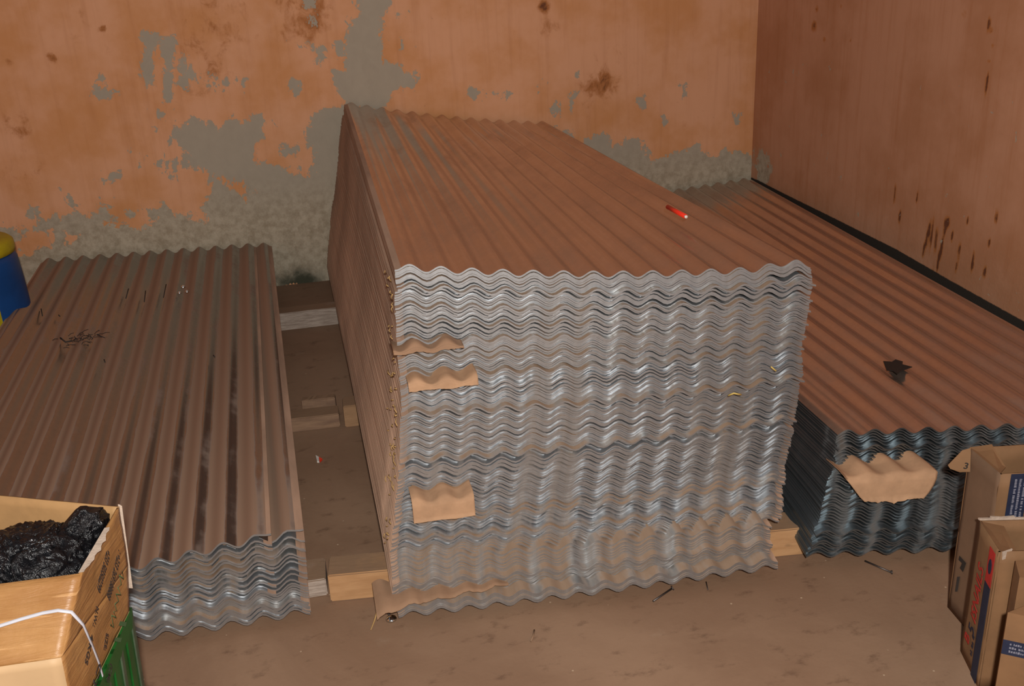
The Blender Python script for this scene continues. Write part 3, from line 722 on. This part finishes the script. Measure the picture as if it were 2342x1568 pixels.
# strap
def ribbon(pts, w_, n_list, mat, name, parent, th=.0012):
    V = []; F = []
    for i, p in enumerate(pts):
        d = (pts[min(i+1, len(pts)-1)] - pts[max(i-1, 0)]).normalized(); s_ = d.cross(n_list[i]).normalized()*w_/2
        nn = n_list[i].normalized()*th
        V += [p-s_+nn, p+s_+nn, p+s_, p-s_]
    for i in range(len(pts)-1):
        a = 4*i
        for j in range(4): F.append((a+j, a+(j+1) % 4, a+4+(j+1) % 4, a+4+j))
    F += [(0, 1, 2, 3), (4*len(pts)-1, 4*len(pts)-2, 4*len(pts)-3, 4*len(pts)-4)]
    b = MB(); b.add(V, F, 0, True); return b.obj(name, mat, parent)
nf = Vector((0, -1, .9)).normalized(); nmid = (nf+nx).normalized()
def onplane(px, P, n): v = ray(px); o = Vector((0, 0, H)); return o + v*((P-o).dot(n)/v.dot(n))
sp = []; sn = []
for px in ((-60,1445),(0,1432),(50,1416),(100,1402),(135,1396)): sp.append(onplane(px, TFR, nf)+nf*.004); sn.append(nf)
mid = onplane((158, 1400), TFR, nf)+nmid*.006; sp.append(mid); sn.append(nmid)
for px in ((180,1428),(200,1472),(217,1515),(230,1560),(238,1600)): sp.append(onplane(px, TFR, nx)+nx*.006); sn.append(nx)
ribbon(sp, .0050, sn, 'white_strap', 'packing_strap', root)
# print on the side panel (the carton stands upside down)
ud = (TFR-TBR).normalized()      # reading direction: from the back towards the viewer
vd = (BBR-TBR); vd = (vd - ud*vd.dot(ud)).normalized()     # glyph tops point down
def side_text(s, size, px0, px1, mat='ink_black'):
    a_, c_ = onplane(px0, TFR, nx), onplane(px1, TFR, nx); u = (c_-a_).normalized()
    upv = u.cross(nx)*-1
    if upv.z > 0: upv = -upv
    text_obj('printed_text', s, size, a_ + nx*.0095, u, upv, mat, root, 0, sx=(c_-a_).length/(size*.56*len(s)))
side_text('+233 503502299', .030, (232,1252), (203,1356))
side_text(': +233 269188888', .030, (258,1255), (224,1386))
side_text('N.W.:', .020, (206,1384), (196,1436))
side_text('4 KGS', .020, (194,1448), (178,1520))
side_text('SIZE:', .020, (229,1446), (221,1500))
side_text('(CM)', .020, (240,1515), (230,1560))
side_text('CT', .026, (214,1510), (198,1560))
a_, c_ = onplane((266, 1306), TFR, nx), onplane((240, 1446), TFR, nx); u = (c_-a_).normalized(); upv = nx.cross(u).normalized(); rng = random.Random(12)
zz = [a_ + nx*.0095]
for k in range(1, 15):
    zz.append(a_.lerp(c_, k/15) + upv*((.017 if k % 2 else -.012)*rng.uniform(.5, 1.25)) + u*rng.uniform(-.004, .004) + nx*.0095)
ribbon(zz, .0032, [nx]*len(zz), 'ink_green', 'brushed_lettering', root, .0004)
b = MB()
for pq in (((261,1420),(277,1422),(275,1432),(259,1430)), ((250,1457),(266,1458),(263,1468),(247,1466))):
    b.add([onplane(p, TFR, nx)+nx*.0095 for p in pq], [(0, 1, 2, 3)])
b.obj('printed_blocks', 'ink_green', root)

def print_rows(name, origin, u, up, length, h, mat, parent, seed=0):
    """small print too fine to read: a row of short dashes"""
    rng = random.Random(seed); u = Vector(u).normalized(); up = Vector(up).normalized(); n = u.cross(up); b = MB(); x = 0.
    while x < length:
        w_ = rng.uniform(.3, .75)*h
        b.slab([origin+u*x, origin+u*(x+w_), origin+u*(x+w_)+up*h*rng.uniform(.6, 1), origin+u*x+up*h*rng.uniform(.6, 1)], n, .0003)
        x += w_ + (h*.2 if rng.random() < .8 else h*.7)
    return b.obj(name, mat, parent)
def crumple_blob(name, lobes, mat, label, cat, amp=.012, sub=5, loc=(0, 0, 0), seed=0):
    bm = bmesh.new(); bmesh.ops.create_icosphere(bm, subdivisions=sub, radius=1)
    c0 = Vector(loc)
    for v in bm.verts:
        d = v.co.normalized(); best = 0
        for (c, r) in lobes:                     # support of the farthest hit on each ellipsoid along d
            c = Vector(c); rr = Vector(r)
            A_ = sum((d[k]/rr[k])**2 for k in range(3)); B_ = sum(-2*d[k]*c[k]/rr[k]**2 for k in range(3)); C2 = sum((c[k]/rr[k])**2 for k in range(3)) - 1
            D_ = B_*B_ - 4*A_*C2
            if D_ > 0: best = max(best, (-B_+math.sqrt(D_))/(2*A_))
        p = d*max(best, .01)
        q = p*24 + Vector((seed, 0, 0)); q2 = p*60 + Vector((seed, 5, 0))
        w_ = Vector((noise.noise(q*.7), noise.noise(q*.7+Vector((9, 0, 0))), 0))
        e = (.7-1.7*abs(noise.noise(q*.8+w_*2))**.6)*amp + (abs(noise.noise(q2+w_*2))*-2+.5)*amp*.5 + (abs(noise.noise(q2*2.1+w_*2))*-2+.5)*amp*.22
        v.co = p + d*e
    me = bpy.data.meshes.new(name); bm.to_mesh(me); bm.free(); me.materials.append(MAT[mat])
    me.polygons.foreach_set('use_smooth', [True]*len(me.polygons))
    o = bpy.data.objects.new(name, me); o.location = c0; return link(o, None, label, cat)
c0 = Vector((-.515, 1.50, .60))
crumple_blob('plastic_bag', [((0, 0, .005), (.110, .105, .068)), ((.095, .055, .045), (.028, .030, .040)), ((-.09, .05, .0), (.07, .06, .05)), ((.03, -.03, .0), (.065, .07, .05)), ((.02, .04, .03), (.05, .035, .035))],
             'black_plastic', 'crumpled black plastic bag inside the open tan carton', 'bag', .010, 6, c0, 3)
crumple_blob('plastic_wrap', [((0, 0, 0), (.05, .06, .06))], 'grey_plastic', 'crumpled grey wrapping beside the black bag at the left photo edge', 'wrapping', .01, 5, (-.60, 1.43, .575), 8)

# green crate under the carton
root = thing('plastic_crate', (-.58, 1.45, 0), 'green ribbed plastic crate under the open tan carton', 'crate')
KT, KB = .452, .17
kp = [(-.392, 1.585), (-.418, 1.36), (-.86, 1.36), (-.86, 1.585)]; kb = [(-.422, 1.62), (-.45, 1.36), (-.84, 1.36), (-.84, 1.62)]
b = MB(); T4 = [Vector((x, y, KT)) for x, y in kp]; B4 = [Vector((x, y, .0)) for x, y in kb]
b.add(T4+B4, [(0, 1, 2, 3), (7, 6, 5, 4), (0, 4, 5, 1), (1, 5, 6, 2), (2, 6, 7, 3), (3, 7, 4, 0)]); b.obj('crate_body', 'green_plastic', root)
cn = (B4[0]-T4[0]).cross(T4[1]-T4[0]).normalized(); cn = cn if cn.x > 0 else -cn
for k in range(6):
    u0 = .0 + .17*k; a0 = T4[0].lerp(T4[1], u0); a1 = T4[0].lerp(T4[1], u0+.055); b0 = B4[0].lerp(B4[1], u0); b1 = B4[0].lerp(B4[1], u0+.055)
    MB().slab([p+cn*.003 for p in (a0, b0, b1, a1)], cn, .005).obj('rib', 'green_plastic' if k % 2 else 'green_grey', root)
MB().slab([p+cn*.003 for p in (T4[0], T4[0].lerp(B4[0], .08), T4[1].lerp(B4[1], .08), T4[1])], cn, .006).obj('rim', 'green_plastic', root)

# ------------------------------------------------------------------ brown cartons, right foreground
def open_carton(name, P, z0, z1, label, mats, flaps=True):
    """P: four floor-plan corners: back-left, front-left, front-right, back-right"""
    root = thing(name, (sum(p[0] for p in P)/4, sum(p[1] for p in P)/4, z0), label, 'carton')
    T = [Vector((x, y, z1)) for x, y in P]; B = [Vector((x, y, z0)) for x, y in P]
    names = ('left_panel', 'front_panel', 'right_panel', 'back_panel')
    for k in range(4):
        A, C_ = T[k], T[(k+1) % 4]; d = (C_-A).normalized(); n = Vector((0, 0, 1)).cross(d)*-1   # outward
        n = d.cross(Vector((0, 0, -1)))*-1
        cen = (T[0]+T[2])/2
        if ((A+C_)/2 - cen).dot(n) < 0: n = -n
        b = MB(); crumple(b, A, C_, B[(k+1) % 4], B[k], n, .004, 0, .0012, 8, 12, 20+k+z1*10)
        b.obj(names[k], mats[k], root)
    MB().slab([B[0], B[1], B[2], B[3]], (0, 0, 1), .003).obj('bottom_panel', mats[0], root)
    return root, T, B
# tall carton A
PA = [(1.388, 1.695), (1.373, 1.572), (1.66, 1.515), (1.68, 1.64)]
rA, TA, BA = open_carton('open_carton', PA, 0, .43, 'tallest brown carton at the right, open-topped, touching the right stack', ['carton_brown', 'carton_brown_lit', 'carton_brown', 'carton_brown_lit'])
nA = (TA[2]-TA[1]).cross(Vector((0, 0, 1))).normalized(); nA = nA if nA.y < 0 else -nA
uA = (TA[2]-TA[1]).normalized()
b = MB(); q = TA[1]+uA*.022+nA*.0024; 
b.slab([q, q+uA*.040, q+uA*.040+Vector((0, 0, -.40)), q+Vector((0, 0, -.40))], nA, .0006); b.obj('navy_label', 'ink_blue', rA)
for k in range(3):
    print_rows('label_print', q + uA*(.009+.010*k) + Vector((0, 0, -.012)) + nA*.0011, (0, 0, -1), uA, .36, .0055, 'ink_pale', rA, k)
# inner flap folded in, torn outer flap at the left
b = MB(); b.slab([TA[0]+Vector((0, 0, .001)), TA[1]+Vector((.002, .004, .001)), TA[1]+Vector((.036, .03, -.004)), TA[0]+Vector((.040, -.02, .012))], (0, 0, 1), .003); b.obj('inner_flap', 'carton_brown_lit', rA)
fl = [Vector(p) for p in (TA[0]+Vector((0, -.005, .002)), TA[0]+Vector((-.018, .0, -.004)), TA[0]+Vector((-.050, .0, -.036)), TA[0]+Vector((-.046, -.004, -.044)), TA[0]+Vector((-.026, -.012, -.052)), TA[0]+Vector((-.006, -.02, -.050)))]
b = MB(); b.slab(fl, (-.5, -.8, .4), .003); b.obj('torn_flap', 'carton_brown_lit', rA)
nfl = (fl[1]-fl[0]).cross(fl[4]-fl[0]).normalized(); nfl = nfl if nfl.y < 0 else -nfl
text_obj('printed_mark', '3', .022, fl[4]+Vector((.004, -.001, .012)), (fl[5]-fl[3]), (0, 0, 1), 'ink_black', rA, .004)
# marks on A's left face
nl = (TA[1]-TA[0]).cross(Vector((0, 0, 1))).normalized(); nl = nl if nl.x < 0 else -nl
ms = [onplane(p, TA[0], nl)+nl*.003 for p in ((2197,1270),(2212,1287),(2205,1307),(2198,1298),(2203,1287),(2195,1279))]
MB().slab(ms, nl, .0005).obj('printed_mark', 'ink_black', rA)
MB().slab([onplane(p, TA[0], nl)+nl*.003 for p in ((2192,1318),(2198,1318),(2192,1352),(2187,1352))], nl, .0005).obj('printed_mark', 'soot', rA)
# carton B in front
PB = [(1.318, 1.549), (1.279, 1.437), (1.56, 1.365), (1.60, 1.475)]
rB, TB, BB_ = open_carton('open_carton', PB, 0, .34, 'brown carton with red lettering, in front of the tallest carton', ['carton_brown_lit', 'carton_brown_lit', 'carton_brown_lit', 'carton_brown_lit'])
nl = (TB[1]-TB[0]).cross(Vector((0, 0, 1))).normalized(); nl = nl if nl.x < 0 else -nl
ub = (TB[1]-TB[0]).normalized(); wb = (TB[1]-TB[0]).length
def facequad(u0, u1, z0_, z1_, mat, name):
    A = TB[0]+ub*wb*u0+nl*.0024; C_ = TB[0]+ub*wb*u1+nl*.0024
    b = MB(); b.slab([Vector((A.x, A.y, z1_)), Vector((C_.x, C_.y, z1_)), Vector((C_.x, C_.y, z0_)), Vector((A.x, A.y, z0_))], nl, .0006); return b.obj(name, mat, rB)
facequad(.66, .92, .245, .328, 'ink_red', 'red_square'); facequad(.66, .92, .0, .245, 'ink_blue', 'navy_band')
em = TB[0]+ub*wb*.79+Vector((0, 0, -.052))+nl*.0032
MB().slab([em+ub*.009*math.cos(k*math.pi/5)+Vector((0, 0, .018*math.sin(k*math.pi/5))) for k in range(10)], nl, .0004).obj('printed_emblem', 'ink_blue', rB)
text_obj('printed_text', 'ISNAILS', .044, Vector((TB[0].x, TB[0].y, .120))+ub*wb*.56+nl*.003, (0, 0, 1), -ub, 'ink_red', rB, .0006, sx=.95, shear=.2)
text_obj('printed_text', '5', .046, Vector((TB[0].x, TB[0].y, .087))+ub*wb*.56+nl*.003, (0, 0, 1), -ub, 'ink_blue', rB, .0006, sx=1.0)
text_obj('printed_text', 'B', .040, Vector((TB[0].x, TB[0].y, .052))+ub*wb*.40+nl*.003, (0, 0, 1), -ub, 'ink_red', rB, .0006, sx=1.0)
print_rows('label_print', Vector((TB[0].x, TB[0].y, .042))+ub*wb*.60+nl*.003, (0, 0, 1), -ub, .05, .012, 'ink_blue', rB, 4)
b = MB(); b.slab([TB[0]+Vector((.0, .0, .001)), TB[1]+Vector((.004, 0, .001)), TB[1]+Vector((.05, .0, -.02)), TB[0]+Vector((.05, -.012, -.012))], (0, 0, 1), .003); b.obj('inner_flap', 'carton_brown_lit', rB)
b = MB(); 
for k in range(12):
    A = TB[0].lerp(TB[3], k/12); b.slab([A+Vector((0, 0, 0)), A+(TB[3]-TB[0])/12, A+(TB[3]-TB[0])/12+Vector((0, 0, .004+.002*((k*7) % 3))), A+Vector((0, 0, .004+.002*((k*5) % 3)))], (0, -1, 0), .005)
b.obj('frayed_edge', 'torn', rB)
b = MB(); q = TB[1]+Vector((.006, -.004, .0)); b.slab([q, q+Vector((.022, 0, .004)), q+Vector((.016, 0, -.014)), q+Vector((.002, 0, -.018))], (0, -1, 0), .003); b.obj('torn_tab', 'torn', rB)
# carton C, turned, lowest right corner
def closed_carton(P, z0, z1, label, mat):
    root = thing('carton', (sum(p[0] for p in P)/4, sum(p[1] for p in P)/4, z0), label, 'carton')
    b = MB(); b.slab([Vector((x, y, z1)) for x, y in P], (0, 0, 1), z1-z0)
    b.obj('carton_body', mat, root); return root
c1 = Vector((1.207, 1.31, .30)); c2 = c1+Vector((.16, -.125, 0)); c3 = c1+Vector((.26, -.005, 0)); c4 = c1+Vector((.10, .12, 0))
c4 = c1+Vector((.115, .022, 0)); c3 = c2+Vector((.115, .022, 0))
rC = closed_carton([(p.x, p.y) for p in (c1, c2, c3, c4)], 0, .30, 'turned brown carton with a navy band in the bottom right corner of the photo', 'carton_brown_lit')
uc = (c2-c1).normalized(); nc = uc.cross(Vector((0, 0, 1))).normalized(); nc = nc if nc.y < 0 else -nc
b = MB(); A = c1+nc*.001; b.slab([A+Vector((0, 0, -.062)), A+uc*.2+Vector((0, 0, -.062)), A+uc*.2+Vector((0, 0, -.095)), A+Vector((0, 0, -.095))], nc, .0008); b.obj('navy_band', 'ink_blue', rC)
for k in range(3):
    print_rows('label_print', A+uc*.012+Vector((0, 0, -.071-.0085*k))+nc*.0012, uc, (0, 0, 1), .15, .0055, 'ink_pale', rC, 9+k)
# carton D between B and C
d1 = atz((2322, 1378), .27)
rD = closed_carton([(d1.x, d1.y), (d1.x+.14, d1.y-.06), (d1.x+.2, d1.y+.02), (d1.x+.03, d1.y+.05)], 0, .33, 'brown carton wedged behind the turned carton at the right photo edge', 'carton_brown_lit')
